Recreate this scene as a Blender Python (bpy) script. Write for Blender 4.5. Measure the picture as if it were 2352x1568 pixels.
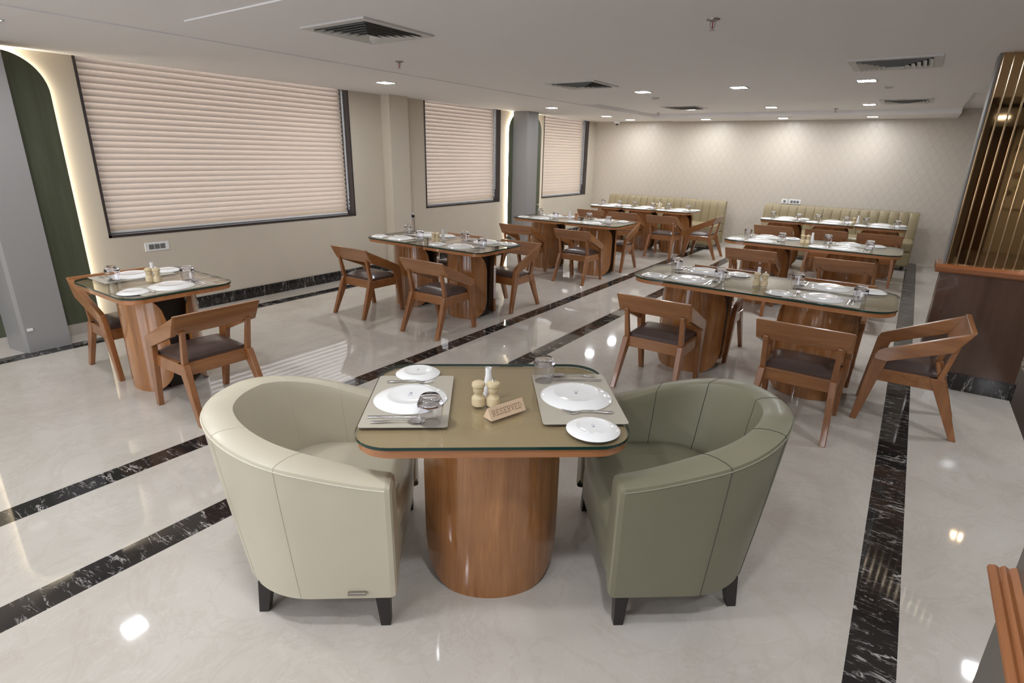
import bpy, math, random
from mathutils import Vector, Matrix
random.seed(7)
PI = math.pi
scene = bpy.context.scene
for o in list(bpy.data.objects):
    bpy.data.objects.remove(o)
COL = scene.collection

# ------------------------------------------------------------------ camera
cam_data = bpy.data.cameras.new('camera')
cam_data.sensor_width = 36.0
cam_data.lens = 1275.4 * 36.0 / 2352.0
cam_data.clip_start = 0.05
cam_data.clip_end = 100
cam = bpy.data.objects.new('camera', cam_data)
COL.objects.link(cam)
_r = Vector((0.81826, 0.57444, 0.02175))
_u = Vector((-0.20053, 0.24976, 0.94732))
_b = Vector((0.53874, -0.77951, 0.31956))
_m = Matrix(((_r.x, _u.x, _b.x), (_r.y, _u.y, _b.y), (_r.z, _u.z, _b.z))).to_4x4()
_m.translation = Vector((0, 0, 1.65))
cam.matrix_world = _m
scene.camera = cam

# ------------------------------------------------------------------ world, exposure
world = bpy.data.worlds.new('daylight')
scene.world = world
world.use_nodes = True
wbg = world.node_tree.nodes['Background']
wbg.inputs[0].default_value = (0.86, 0.91, 1.0, 1)
wbg.inputs[1].default_value = 4.0
scene.view_settings.view_transform = 'Standard'
scene.view_settings.look = 'None'
scene.view_settings.gamma = 1.0
scene.view_settings.use_curve_mapping = False
scene.view_settings.exposure = 0.88
FILLWIN = [(-5.4, -3.0), (-2.5, -0.1)]     # unseen windows added behind the camera to let in fill daylight
for _a, _b in FILLWIN:                                 # portals only steer sampling of the sky
    _l = bpy.data.lights.new('window_portal', 'AREA'); _l.shape = 'RECTANGLE'; _l.size = _b-_a; _l.size_y = 1.5
    _l.cycles.is_portal = True
    _o = bpy.data.objects.new('window_portal', _l); COL.objects.link(_o)
    _o.location = ((_a+_b)/2, -4.37, 1.5); _o.rotation_euler = (PI/2, 0, 0)
LAMP = 112.0          # radiance of the ceiling lamp diffusers
COVE = 16.0           # radiance of the warm strip behind the green arches

# ------------------------------------------------------------------ material helpers
MATS = {}
def nt_new(name):
    m = bpy.data.materials.new(name)
    m.use_nodes = True
    nt = m.node_tree
    nt.nodes.clear()
    out = nt.nodes.new('ShaderNodeOutputMaterial')
    MATS[name] = m
    return m, nt, out
def N(nt, t, **kw):
    n = nt.nodes.new(t)
    for k, v in kw.items():
        setattr(n, k, v)
    return n
def L(nt, a, b):
    nt.links.new(a, b)
def principled(nt, out, col=None, rough=0.5, metal=0.0, spec=0.5, coat=0.0, coat_rough=0.05):
    p = N(nt, 'ShaderNodeBsdfPrincipled')
    if col is not None:
        p.inputs['Base Color'].default_value = (*col, 1)
    p.inputs['Roughness'].default_value = rough
    p.inputs['Metallic'].default_value = metal
    p.inputs['Specular IOR Level'].default_value = spec
    p.inputs['Coat Weight'].default_value = coat
    p.inputs['Coat Roughness'].default_value = coat_rough
    L(nt, p.outputs[0], out.inputs[0])
    return p
def mathn(nt, op, a, b=None, c=None):
    n = N(nt, 'ShaderNodeMath', operation=op)
    for i, v in enumerate((a, b, c)):
        if v is None:
            continue
        if isinstance(v, (int, float)):
            n.inputs[i].default_value = v
        else:
            L(nt, v, n.inputs[i])
    return n.outputs[0]
def mixc(nt, f, a, b, mode='MIX'):
    n = N(nt, 'ShaderNodeMix', data_type='RGBA', blend_type=mode)
    for i, v in ((0, f), (6, a), (7, b)):
        if isinstance(v, (int, float)):
            n.inputs[i].default_value = v
        elif isinstance(v, tuple):
            n.inputs[i].default_value = (*v, 1)
        else:
            L(nt, v, n.inputs[i])
    return n.outputs[2]
def noise(nt, vec, scale, detail=4, rough=0.55, dist=0.0):
    n = N(nt, 'ShaderNodeTexNoise')
    n.inputs['Scale'].default_value = scale
    n.inputs['Detail'].default_value = detail
    n.inputs['Roughness'].default_value = rough
    n.inputs['Distortion'].default_value = dist
    if vec is not None:
        L(nt, vec, n.inputs['Vector'])
    return n
def mapping(nt, scale=(1, 1, 1), rot=(0, 0, 0), loc=(0, 0, 0), src='Object'):
    tc = N(nt, 'ShaderNodeTexCoord')
    mp = N(nt, 'ShaderNodeMapping')
    mp.inputs['Scale'].default_value = scale
    mp.inputs['Rotation'].default_value = rot
    mp.inputs['Location'].default_value = loc
    L(nt, tc.outputs[src], mp.inputs['Vector'])
    return mp.outputs[0]
def ramp(nt, fac, stops):
    n = N(nt, 'ShaderNodeValToRGB')
    els = n.color_ramp.elements
    while len(els) < len(stops):
        els.new(0.5)
    for e, (p, c) in zip(els, stops):
        e.position = p
        e.color = (*c, 1) if isinstance(c, tuple) else (c, c, c, 1)
    L(nt, fac, n.inputs[0])
    return n.outputs[0]
def bumpn(nt, h, strength, dist=0.01):
    b = N(nt, 'ShaderNodeBump')
    b.inputs['Strength'].default_value = strength
    b.inputs['Distance'].default_value = dist
    L(nt, h, b.inputs['Height'])
    return b.outputs[0]

def simple(name, col, rough=0.5, metal=0.0, spec=0.5, coat=0.0, var=0.05, scale=30):
    m, nt, out = nt_new(name)
    p = principled(nt, out, col, rough, metal, spec, coat)
    n = noise(nt, mapping(nt), scale, 3)
    a = tuple(min(1, c * (1 - var)) for c in col)
    b = tuple(min(1, c * (1 + var)) for c in col)
    L(nt, mixc(nt, n.outputs[0], a, b), p.inputs['Base Color'])
    return m

def wood(name, dark, light, axis='x', rough=0.28, coat=0.6, streak=1.0):
    """varnished timber: stretched noise gives the streaks, a finer one the pores"""
    m, nt, out = nt_new(name)
    p = principled(nt, out, None, rough, 0, 0.5, coat, 0.06)
    sc = {'x': (1.2, 14, 14), 'y': (14, 1.2, 14), 'z': (14, 14, 1.0)}[axis]
    oi = N(nt, 'ShaderNodeObjectInfo')
    tc = N(nt, 'ShaderNodeTexCoord')
    add = N(nt, 'ShaderNodeVectorMath', operation='ADD')
    sclr = N(nt, 'ShaderNodeVectorMath', operation='SCALE')
    cmb = N(nt, 'ShaderNodeCombineXYZ')
    for i in range(3):
        L(nt, oi.outputs['Random'], cmb.inputs[i])
    L(nt, cmb.outputs[0], sclr.inputs[0])
    sclr.inputs['Scale'].default_value = 37.0
    L(nt, tc.outputs['Object'], add.inputs[0])
    L(nt, sclr.outputs[0], add.inputs[1])
    mp = N(nt, 'ShaderNodeMapping')
    mp.inputs['Scale'].default_value = sc
    L(nt, add.outputs[0], mp.inputs['Vector'])
    n1 = noise(nt, mp.outputs[0], 1.0 * streak, 5, 0.6, 0.6)
    mp2 = N(nt, 'ShaderNodeMapping')
    mp2.inputs['Scale'].default_value = tuple(v * 5 for v in sc)
    L(nt, add.outputs[0], mp2.inputs['Vector'])
    n2 = noise(nt, mp2.outputs[0], 1.6, 3, 0.6)
    f = mathn(nt, 'ADD', mathn(nt, 'MULTIPLY', n1.outputs[0], 0.75), mathn(nt, 'MULTIPLY', n2.outputs[0], 0.25))
    c = ramp(nt, f, [(0.30, dark), (0.52, tuple((a + b) / 2 for a, b in zip(dark, light))), (0.70, light)])
    L(nt, c, p.inputs['Base Color'])
    L(nt, bumpn(nt, n2.outputs[0], 0.05, 0.002), p.inputs['Normal'])
    return m

simple('ceiling_paint', (0.82, 0.80, 0.80), 0.75, var=0.01, scale=3)
simple('wall_paint', (0.61, 0.545, 0.45), 0.7, var=0.03, scale=6)
simple('grey_laminate', (0.30, 0.29, 0.285), 0.4, var=0.02, scale=4)
simple('dark_panel', (0.12, 0.105, 0.09), 0.35, var=0.05, scale=4)
simple('white_plastic', (0.80, 0.80, 0.80), 0.35, var=0.01)
simple('vent_white', (0.60, 0.59, 0.57), 0.5, var=0.01)
simple('grey_plastic', (0.16, 0.155, 0.15), 0.4)
simple('black_plastic', (0.02, 0.02, 0.02), 0.4)
simple('vent_dark', (0.03, 0.028, 0.025), 0.9)
simple('dark_granite', (0.055, 0.046, 0.046), 0.14, var=0.25, scale=14)
simple('steel', (0.86, 0.86, 0.87), 0.2, 1.0)
simple('sprinkler_metal', (0.35, 0.33, 0.30), 0.35, 1.0)
simple('red_glass', (0.30, 0.01, 0.02), 0.2)
simple('brass', (0.44, 0.35, 0.245), 0.28, 1.0)
simple('porcelain', (0.90, 0.90, 0.90), 0.12, 0, 0.5, 0.4, var=0.005)
simple('backstamp', (0.25, 0.27, 0.36), 0.3)
simple('placemat', (0.47, 0.43, 0.355), 0.55, var=0.03, scale=60)
simple('brown_leather', (0.085, 0.055, 0.047), 0.33, 0, 0.5, 0.15, var=0.12, scale=25)
simple('leg_black', (0.022, 0.018, 0.018), 0.35)
simple('core_dark', (0.03, 0.02, 0.017), 0.5)
simple('seam_cream', (0.55, 0.50, 0.38), 0.6)
simple('seam_green', (0.05, 0.05, 0.035), 0.6)
simple('piping_cream', (0.66, 0.62, 0.50), 0.5)
simple('piping_green', (0.28, 0.28, 0.20), 0.5)
simple('vase_white', (0.84, 0.83, 0.85), 0.15, 0, 0.5, 0.4, var=0.005)
simple('mill_wood', (0.62, 0.50, 0.31), 0.4, var=0.12, scale=60)
simple('mill_brown', (0.42, 0.19, 0.09), 0.35, var=0.1, scale=60)
simple('sign_wood', (0.66, 0.48, 0.32), 0.5, var=0.05, scale=50)
simple('sign_letter', (0.30, 0.185, 0.11), 0.6, var=0.1, scale=200)
simple('napkin', (0.50, 0.48, 0.25), 0.8)
wood('teak', (0.20, 0.072, 0.019), (0.39, 0.168, 0.058), 'x')
wood('teak_y', (0.20, 0.072, 0.019), (0.39, 0.168, 0.058), 'y')
wood('teak_z', (0.20, 0.070, 0.020), (0.38, 0.160, 0.058), 'z')
wood('pedestal_veneer', (0.20, 0.072, 0.020), (0.52, 0.235, 0.085), 'z', 0.14, 0.8, 0.7)
wood('table_edge', (0.30, 0.115, 0.042), (0.50, 0.22, 0.09), 'x', 0.25)
wood('table_veneer', (0.40, 0.275, 0.150), (0.47, 0.335, 0.200), 'x', 0.4, 0.2, 0.5)
wood('green_veneer', (0.072, 0.084, 0.048), (0.115, 0.128, 0.082), 'z', 0.45, 0.1)
wood('partition_veneer', (0.075, 0.036, 0.022), (0.125, 0.068, 0.046), 'z', 0.25, 0.5, 0.5)
wood('sill_wood', (0.27, 0.085, 0.028), (0.40, 0.15, 0.055), 'x', 0.22)
wood('sill_wood_y', (0.24, 0.085, 0.028), (0.38, 0.15, 0.055), 'y', 0.40, 0.1)

def leather(name, col, rough=0.42):
    m, nt, out = nt_new(name)
    p = principled(nt, out, None, rough, 0, 0.45, 0.1, 0.2)
    v = mapping(nt)
    n = noise(nt, v, 5, 3)
    L(nt, mixc(nt, n.outputs[0], tuple(c * 0.95 for c in col), tuple(c * 1.05 for c in col)), p.inputs['Base Color'])
    n2 = noise(nt, v, 420, 2)
    L(nt, bumpn(nt, n2.outputs[0], 0.06, 0.002), p.inputs['Normal'])
    return m
leather('cream_leather', (0.56, 0.51, 0.395))
leather('green_leather', (0.215, 0.203, 0.138))
leather('bench_leather', (0.29, 0.232, 0.132), 0.45)

# black marble with white veins, used for skirting and the bars in the floor
def veins(nt, vec, seedoff, stretch):
    mp = N(nt, 'ShaderNodeMapping')
    mp.inputs['Scale'].default_value = stretch
    mp.inputs['Location'].default_value = (seedoff, seedoff * 1.7, 0)
    L(nt, vec, mp.inputs['Vector'])
    n = noise(nt, mp.outputs[0], 2.2, 5, 0.62, 1.2)
    d = mathn(nt, 'ABSOLUTE', mathn(nt, 'SUBTRACT', n.outputs[0], 0.5))
    thin = ramp(nt, d, [(0.0, 1.0), (0.006, 0.8), (0.016, 0.0)])
    brk = noise(nt, mp.outputs[0], 3.4, 2)
    gate = ramp(nt, brk.outputs[0], [(0.50, 0.0), (0.60, 1.0)])
    return mathn(nt, 'MULTIPLY', thin, gate)
def black_marble_color(nt, vec, stretch):
    v1 = veins(nt, vec, 3.1, stretch)
    v2 = veins(nt, vec, 9.4, tuple(s * 1.9 for s in stretch))
    base = noise(nt, vec, 3, 3)
    c = mixc(nt, base.outputs[0], (0.010, 0.010, 0.011), (0.030, 0.026, 0.024))
    c = mixc(nt, v1, c, (0.50, 0.48, 0.46))
    return mixc(nt, mathn(nt, 'MULTIPLY', v2, 0.7), c, (0.40, 0.38, 0.37))
m, nt, out = nt_new('black_marble')
p = principled(nt, out, None, 0.12)
tc = N(nt, 'ShaderNodeTexCoord')
L(nt, black_marble_color(nt, tc.outputs['Object'], (4, 5, 1.2)), p.inputs['Base Color'])

# polished floor: pale marble, three black bars and a thin one by the windows
m, nt, out = nt_new('marble_floor')
p = principled(nt, out, None, 0.07, 0, 0.55)
tc = N(nt, 'ShaderNodeTexCoord')
sep = N(nt, 'ShaderNodeSeparateXYZ')
L(nt, tc.outputs['Object'], sep.inputs[0])
X, Y = sep.outputs[0], sep.outputs[1]
cl = noise(nt, mapping(nt, (0.8, 0.6, 1), (0, 0, 0.5)), 1.6, 6, 0.62, 0.8)
pale = ramp(nt, cl.outputs[0], [(0.3, (0.50, 0.455, 0.405)), (0.5, (0.56, 0.52, 0.47)), (0.72, (0.61, 0.57, 0.525))])
vn = noise(nt, mapping(nt, (1, 1, 1), (0, 0, 0.7)), 2.1, 6, 0.65, 1.6)
vd = mathn(nt, 'ABSOLUTE', mathn(nt, 'SUBTRACT', vn.outputs[0], 0.5))
vf = ramp(nt, vd, [(0.0, 0.20), (0.030, 0.0)])
pale = mixc(nt, vf, pale, (0.40, 0.34, 0.27))
vn2 = noise(nt, mapping(nt, (1.4, 0.8, 1), (0, 0, 0.2), (5, 3, 0)), 2.7, 5, 0.6, 1.0)
vd2 = mathn(nt, 'ABSOLUTE', mathn(nt, 'SUBTRACT', vn2.outputs[0], 0.5))
pale = mixc(nt, ramp(nt, vd2, [(0.0, 0.18), (0.012, 0.0)]), pale, (0.72, 0.69, 0.64))
# slab joints
def joint(coord, pitch, off):
    f = mathn(nt, 'FRACT', mathn(nt, 'DIVIDE', mathn(nt, 'ADD', coord, off), pitch))
    d = mathn(nt, 'ABSOLUTE', mathn(nt, 'SUBTRACT', f, 0.5))
    return mathn(nt, 'GREATER_THAN', d, 0.5 - 0.0012 / pitch)
j = mathn(nt, 'MAXIMUM', joint(X, 1.2, 20.2), joint(Y, 1.2, 20.5))
pale = mixc(nt, mathn(nt, 'MULTIPLY', j, 0.35), pale, (0.66, 0.62, 0.57))
bm = black_marble_color(nt, tc.outputs['Object'], (1.3, 5, 1))
def band(coord, a, b):
    return mathn(nt, 'MULTIPLY', mathn(nt, 'GREATER_THAN', coord, a), mathn(nt, 'LESS_THAN', coord, b))
mask = band(X, -3.225, -3.085)
for a, b in ((-2.49, -2.34), (0.13, 0.28), (-5.755, -5.595)):
    mask = mathn(nt, 'MAXIMUM', mask, band(X, a, b))
c = mixc(nt, mask, pale, bm)
brown = noise(nt, mapping(nt, (1, 2, 1), (0, 0, 0.6)), 4, 6, 0.7, 1.5)
bc = ramp(nt, brown.outputs[0], [(0.35, (0.07, 0.05, 0.035)), (0.5, (0.17, 0.135, 0.10)), (0.62, (0.33, 0.29, 0.23))])
c = mixc(nt, band(X, 0.885, 1.06), c, (0.05, 0.035, 0.03))
c = mixc(nt, mathn(nt, 'GREATER_THAN', X, 1.06), c, bc)
L(nt, c, p.inputs['Base Color'])
rn = noise(nt, mapping(nt), 1.2, 2)
L(nt, mathn(nt, 'MULTIPLY_ADD', rn.outputs[0], 0.03, 0.030), p.inputs['Roughness'])

# far wall: paper with an ogee leaf pattern
m, nt, out = nt_new('ogee_wallpaper')
p = principled(nt, out, None, 0.45, 0, 0.5)
tc = N(nt, 'ShaderNodeTexCoord')
sep = N(nt, 'ShaderNodeSeparateXYZ')
L(nt, tc.outputs['Object'], sep.inputs[0])
u = mathn(nt, 'MULTIPLY', sep.outputs[0], 2 * PI / 0.13)
w = mathn(nt, 'MULTIPLY', sep.outputs[2], 2 * PI / 0.21)
# two families of wavy stems; where they meet they close the leaf shapes
sw = mathn(nt, 'MULTIPLY', mathn(nt, 'SINE', w), 1.45)
l1 = mathn(nt, 'ABSOLUTE', mathn(nt, 'SINE', mathn(nt, 'MULTIPLY', mathn(nt, 'ADD', u, sw), 0.5)))
l2 = mathn(nt, 'ABSOLUTE', mathn(nt, 'COSINE', mathn(nt, 'MULTIPLY', mathn(nt, 'SUBTRACT', u, sw), 0.5)))
line = mathn(nt, 'MINIMUM', l1, l2)
lf = ramp(nt, line, [(0.0, 1.0), (0.12, 0.7), (0.26, 0.0)])
fine = noise(nt, mapping(nt, (40, 1, 40)), 6, 3)
basec = mixc(nt, fine.outputs[0], (0.51, 0.45, 0.375), (0.58, 0.52, 0.45))
c = mixc(nt, mathn(nt, 'MULTIPLY', lf, 0.15), basec, (0.40, 0.32, 0.235))
L(nt, c, p.inputs['Base Color'])
L(nt, mathn(nt, 'MULTIPLY_ADD', lf, 0.25, 0.33), p.inputs['Roughness'])
L(nt, bumpn(nt, lf, 0.25, 0.004), p.inputs['Normal'])

# back room wall (seen only as a reflection in the bronze mirror)
m, nt, out = nt_new('floral_wallpaper')
p = principled(nt, out, None, 0.6)
vor = N(nt, 'ShaderNodeTexVoronoi')
vor.inputs['Scale'].default_value = 3.2
L(nt, mapping(nt), vor.inputs['Vector'])
f = ramp(nt, vor.outputs['Distance'], [(0.0, (0.55, 0.12, 0.12)), (0.16, (0.60, 0.24, 0.20)), (0.22, (0.10, 0.12, 0.08)), (0.32, (0.66, 0.60, 0.50))])
L(nt, f, p.inputs['Base Color'])

# glass sheet: clear film of reflection over what lies beneath, green on its edge
def thin_glass(name, tint, ior=1.5, rough=0.0, extra=0.0):
    m, nt, out = nt_new(name)
    tr = N(nt, 'ShaderNodeBsdfTransparent')
    tr.inputs[0].default_value = (*tint, 1)
    gl = N(nt, 'ShaderNodeBsdfGlossy')
    gl.inputs['Roughness'].default_value = rough
    gm = N(nt, 'ShaderNodeNewGeometry')
    dt = N(nt, 'ShaderNodeVectorMath', operation='DOT_PRODUCT')
    L(nt, gm.outputs['Normal'], dt.inputs[0]); L(nt, gm.outputs['Incoming'], dt.inputs[1])
    k = mathn(nt, 'POWER', mathn(nt, 'SUBTRACT', 1.0, mathn(nt, 'ABSOLUTE', dt.outputs['Value'])), 5.0)
    k = mathn(nt, 'MULTIPLY_ADD', k, 0.95, 0.045 + extra)
    mx = N(nt, 'ShaderNodeMixShader')
    L(nt, mathn(nt, 'MINIMUM', k, 1.0), mx.inputs[0])
    L(nt, tr.outputs[0], mx.inputs[1])
    L(nt, gl.outputs[0], mx.inputs[2])
    L(nt, mx.outputs[0], out.inputs[0])
    return m
thin_glass('sheet_glass', (0.965, 0.985, 0.97))
thin_glass('window_glass', (0.97, 0.98, 0.98))
m, nt, out = nt_new('sheet_glass_edge')
principled(nt, out, (0.008, 0.038, 0.030), 0.08)
m, nt, out = nt_new('tumbler_glass')
g = N(nt, 'ShaderNodeBsdfGlass')
g.inputs['Color'].default_value = (0.97, 0.97, 0.985, 1)
g.inputs['IOR'].default_value = 1.48
g.inputs['Roughness'].default_value = 0.0
L(nt, g.outputs[0], out.inputs[0])

# bronze mirror
m, nt, out = nt_new('bronze_mirror')
p = principled(nt, out, (0.36, 0.235, 0.125), 0.03, 1.0)
n = noise(nt, mapping(nt), 2, 2)
L(nt, mixc(nt, n.outputs[0], (0.46, 0.30, 0.155), (0.54, 0.36, 0.19)), p.inputs['Base Color'])

# blind fabric (slot 0: pleat, slot 1: sheer joint)
def fabric(name, col, trans, transcol):
    m, nt, out = nt_new(name)
    d = N(nt, 'ShaderNodeBsdfDiffuse')
    n = noise(nt, mapping(nt, (1, 60, 60)), 4, 3)
    L(nt, mixc(nt, n.outputs[0], tuple(c * 0.94 for c in col), tuple(min(1, c * 1.06) for c in col)), d.inputs[0])
    t = N(nt, 'ShaderNodeBsdfTranslucent')
    t.inputs[0].default_value = (*transcol, 1)
    mx = N(nt, 'ShaderNodeMixShader')
    mx.inputs[0].default_value = trans
    L(nt, d.outputs[0], mx.inputs[1])
    L(nt, t.outputs[0], mx.inputs[2])
    L(nt, mx.outputs[0], out.inputs[0])
fabric('blind_pleat', (0.50, 0.395, 0.285), 0.095, (0.60, 0.54, 0.535))
fabric('blind_sheer', (0.85, 0.84, 0.85), 0.16, (0.92, 0.90, 0.95))

def emitter(name, col, strength):
    m, nt, out = nt_new(name)
    e = N(nt, 'ShaderNodeEmission')
    e.inputs[0].default_value = (*col, 1)
    e.inputs[1].default_value = strength
    L(nt, e.outputs[0], out.inputs[0])
emitter('lamp_glow', (0.94, 0.97, 1.0), LAMP)
emitter('cove_glow', (1.0, 0.89, 0.70), COVE)

# ------------------------------------------------------------------ mesh builder
class MB:
    def __init__(s):
        s.v = []; s.f = []; s.mi = []; s.sm = []
    def add(s, verts, faces, mi=0, smooth=False, M=None):
        b = len(s.v)
        for q in verts:
            q = Vector(q)
            s.v.append(tuple(M @ q) if M else tuple(q))
        for fc in faces:
            s.f.append([b + i for i in fc]); s.mi.append(mi); s.sm.append(smooth)
        return s
    def box(s, lo, hi, mi=0, M=None):
        x0, y0, z0 = lo; x1, y1, z1 = hi
        V = [(x0,y0,z0),(x1,y0,z0),(x1,y1,z0),(x0,y1,z0),(x0,y0,z1),(x1,y0,z1),(x1,y1,z1),(x0,y1,z1)]
        F = [(0,3,2,1),(4,5,6,7),(0,1,5,4),(1,2,6,5),(2,3,7,6),(3,0,4,7)]
        return s.add(V, F, mi, False, M)
    def prism(s, poly, axis, a, b, mi=0, mi_side=None, M=None, smooth_side=False):
        """poly = list of 2D points; extruded along axis from a to b"""
        def P(p, t):
            return {'x': (t, p[0], p[1]), 'y': (p[0], t, p[1]), 'z': (p[0], p[1], t)}[axis]
        n = len(poly)
        area = sum(poly[i][0]*poly[(i+1)%n][1]-poly[(i+1)%n][0]*poly[i][1] for i in range(n))
        if (area < 0) != (axis == 'y'):
            poly = poly[::-1]
        V = [P(q, a) for q in poly] + [P(q, b) for q in poly]
        s.add(V, [list(range(n))[::-1], list(range(n, 2*n))], mi, False, M)
        bse = len(s.v) - 2*n
        for i in range(n):
            jn = (i+1) % n
            s.f.append([bse+i, bse+jn, bse+n+jn, bse+n+i]); s.mi.append(mi if mi_side is None else mi_side); s.sm.append(smooth_side)
        return s
    def hexa(s, bottom, top, mi=0, M=None):
        """4 points below, 4 above, both counter-clockwise from above"""
        return s.add(list(bottom)+list(top), [(3,2,1,0),(4,5,6,7),(0,1,5,4),(1,2,6,5),(2,3,7,6),(3,0,4,7)], mi, False, M)
    def strut(s, a, b, wa, wb, up=(0, 1, 0), mi=0):
        """tapered rectangular bar from a to b with horizontal rectangular ends wa=(x,y), wb=(x,y)"""
        def R(c, w):
            return [(c[0]-w[0]/2,c[1]-w[1]/2,c[2]),(c[0]+w[0]/2,c[1]-w[1]/2,c[2]),(c[0]+w[0]/2,c[1]+w[1]/2,c[2]),(c[0]-w[0]/2,c[1]+w[1]/2,c[2])]
        return s.hexa(R(a, wa), R(b, wb), mi)
    def lathe(s, prof, seg=32, c=(0,0,0), mi=0, smooth=True, M=None, closed=False):
        n = len(prof); V = []; F = []
        for i in range(seg):
            t = 2*PI*i/seg
            for r, z in prof:
                V.append((c[0]+r*math.cos(t), c[1]+r*math.sin(t), c[2]+z))
        for i in range(seg):
            k = (i+1) % seg
            for q in range(n-1 if not closed else n):
                q2 = (q+1) % n
                F.append((i*n+q, k*n+q, k*n+q2, i*n+q2))
        s.add(V, F, mi, smooth, M)
        return s
    def tube(s, pts, r, seg=6, mi=0, M=None, cap=True, scale=(1,1)):
        pts = [Vector(q) for q in pts]; V = []; F = []
        prev = None
        for i, q in enumerate(pts):
            d = (pts[min(i+1, len(pts)-1)] - pts[max(i-1, 0)]).normalized()
            if prev is None:
                up = Vector((0,0,1)) if abs(d.z) < 0.9 else Vector((1,0,0))
                a = d.cross(up).normalized()
            else:
                a = (prev - d*prev.dot(d)).normalized()
            prev = a
            b = d.cross(a)
            rr = r[i] if isinstance(r, (list, tuple)) else r
            for k in range(seg):
                t = 2*PI*k/seg
                V.append(tuple(q + a*rr*scale[0]*math.cos(t) + b*rr*scale[1]*math.sin(t)))
        for i in range(len(pts)-1):
            for k in range(seg):
                k2 = (k+1) % seg
                F.append((i*seg+k, i*seg+k2, (i+1)*seg+k2, (i+1)*seg+k))
        if cap:
            F.append(tuple(range(seg))[::-1]); F.append(tuple((len(pts)-1)*seg+k for k in range(seg)))
        return s.add(V, F, mi, True, M)
    def grid(s, rows, mi=0, smooth=True, close_u=False, flip=False, M=None):
        n = len(rows[0]); V = [q for rw in rows for q in rw]; F = []
        for i in range(len(rows)-1 if not close_u else len(rows)):
            i2 = (i+1) % len(rows)
            for k in range(n-1):
                fc = (i*n+k, i*n+k+1, i2*n+k+1, i2*n+k)
                F.append(fc[::-1] if flip else fc)
        return s.add(V, F, mi, smooth, M)
    def build(s, name, mats, parent=None, bevel=0, loc=None, rot=None, label=None, seg=2, fix=True):
        me = bpy.data.meshes.new(name)
        me.from_pydata(s.v, [], s.f)
        if isinstance(mats, str): mats = [mats]
        for mm in mats: me.materials.append(MATS[mm])
        me.polygons.foreach_set('material_index', s.mi)
        me.polygons.foreach_set('use_smooth', s.sm)
        me.update()
        if any(s.sm): me.set_sharp_from_angle(angle=0.72)
        if fix:
            import bmesh
            bm = bmesh.new(); bm.from_mesh(me)
            bmesh.ops.recalc_face_normals(bm, faces=bm.faces)
            bm.to_mesh(me); bm.free()
        o = bpy.data.objects.new(name, me)
        COL.objects.link(o)
        if parent: o.parent = parent
        if loc: o.location = loc
        if rot is not None: o.rotation_euler = (0, 0, rot)
        if bevel:
            b = o.modifiers.new('bevel', 'BEVEL')
            b.width = bevel; b.segments = seg; b.limit_method = 'ANGLE'; b.angle_limit = 0.7
        if label: o['label'] = label
        return o

def thing(name, label, cat, loc=(0,0,0), rz=0, group=None):
    o = bpy.data.objects.new(name, None)
    COL.objects.link(o)
    o.empty_display_size = 0.1
    o.location = loc; o.rotation_euler = (0, 0, rz)
    o['label'] = label; o['category'] = cat
    if group: o['group'] = group
    return o
def tag(o, label, cat, group=None):
    o['label'] = label; o['category'] = cat
    if group: o['group'] = group
    return o
def struct(o):
    o['kind'] = 'structure'
    return o
def dup(root, loc, rz, label, group=None):
    r = root.copy(); COL.objects.link(r)
    r.location = loc; r.rotation_euler = (0, 0, rz)
    r['label'] = label
    if group: r['group'] = group
    def rec(src, dst):
        for ch in list(src.children):
            c = ch.copy(); COL.objects.link(c); c.parent = dst
            rec(ch, c)
    rec(root, r)
    return r
class Kind:
    """first use keeps the object built, later uses copy it"""
    def __init__(s, make): s.make = make; s.o = None
    def put(s, loc, rz, label, group=None):
        if s.o is None:
            s.o = s.make(label)
            s.o.location = loc; s.o.rotation_euler = (0, 0, rz)
            if group: s.o['group'] = group
            return s.o
        return dup(s.o, loc, rz, label, group)

def rounded_rect(hx, hy, r, n=8):
    P = []
    for cx, cy, a0 in ((hx-r, hy-r, 0), (-hx+r, hy-r, 90), (-hx+r, -hy+r, 180), (hx-r, -hy+r, 270)):
        for i in range(n+1):
            t = math.radians(a0 + 90*i/n)
            P.append((cx + r*math.cos(t), cy + r*math.sin(t)))
    return P

# ================================================================== THE ROOM
XW = -6.06; YF = 11.85; ZL = 2.36; ZH = 2.485; ZT = 2.42
XE = 5.2; YB = -4.2
struct(MB().box((XW-0.2, YB-0.2, -0.1), (XE+0.2, YF+0.2, 0.0)).build('floor', 'marble_floor'))

# ceiling slab at ZH, with dropped panels
cb = MB()
cb.box((XW-0.2, YB-0.2, ZH), (XE+0.2, YF+0.2, ZH+0.1))
cb.box((XW, YB, ZL), (-4.30, YF, ZH+0.01))                    # soffit along the windows
cb.box((-4.30, 7.95, ZT), (0.33, YF, ZH+0.01))                # tray level at the far end
cb.box((-4.30, YB, ZL+0.008), (0.33, 7.95, ZH+0.01))           # shallow recess round the main panel
cb.box((-3.80, 1.95, ZL), (0.33, 7.95, ZT+0.01))              # main panel
cb.box((0.33, 1.95, ZL), (XE, 7.05, ZH+0.01))                 # main panel continues to the right
cb.box((-4.30, 10.75, ZL-0.012), (0.33, YF, ZT+0.01))         # soffit at the far wall
cb.box((-4.6, YB, ZL), (XE, -0.6, ZT+0.01))
struct(cb.build('ceiling', 'ceiling_paint'))

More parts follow.
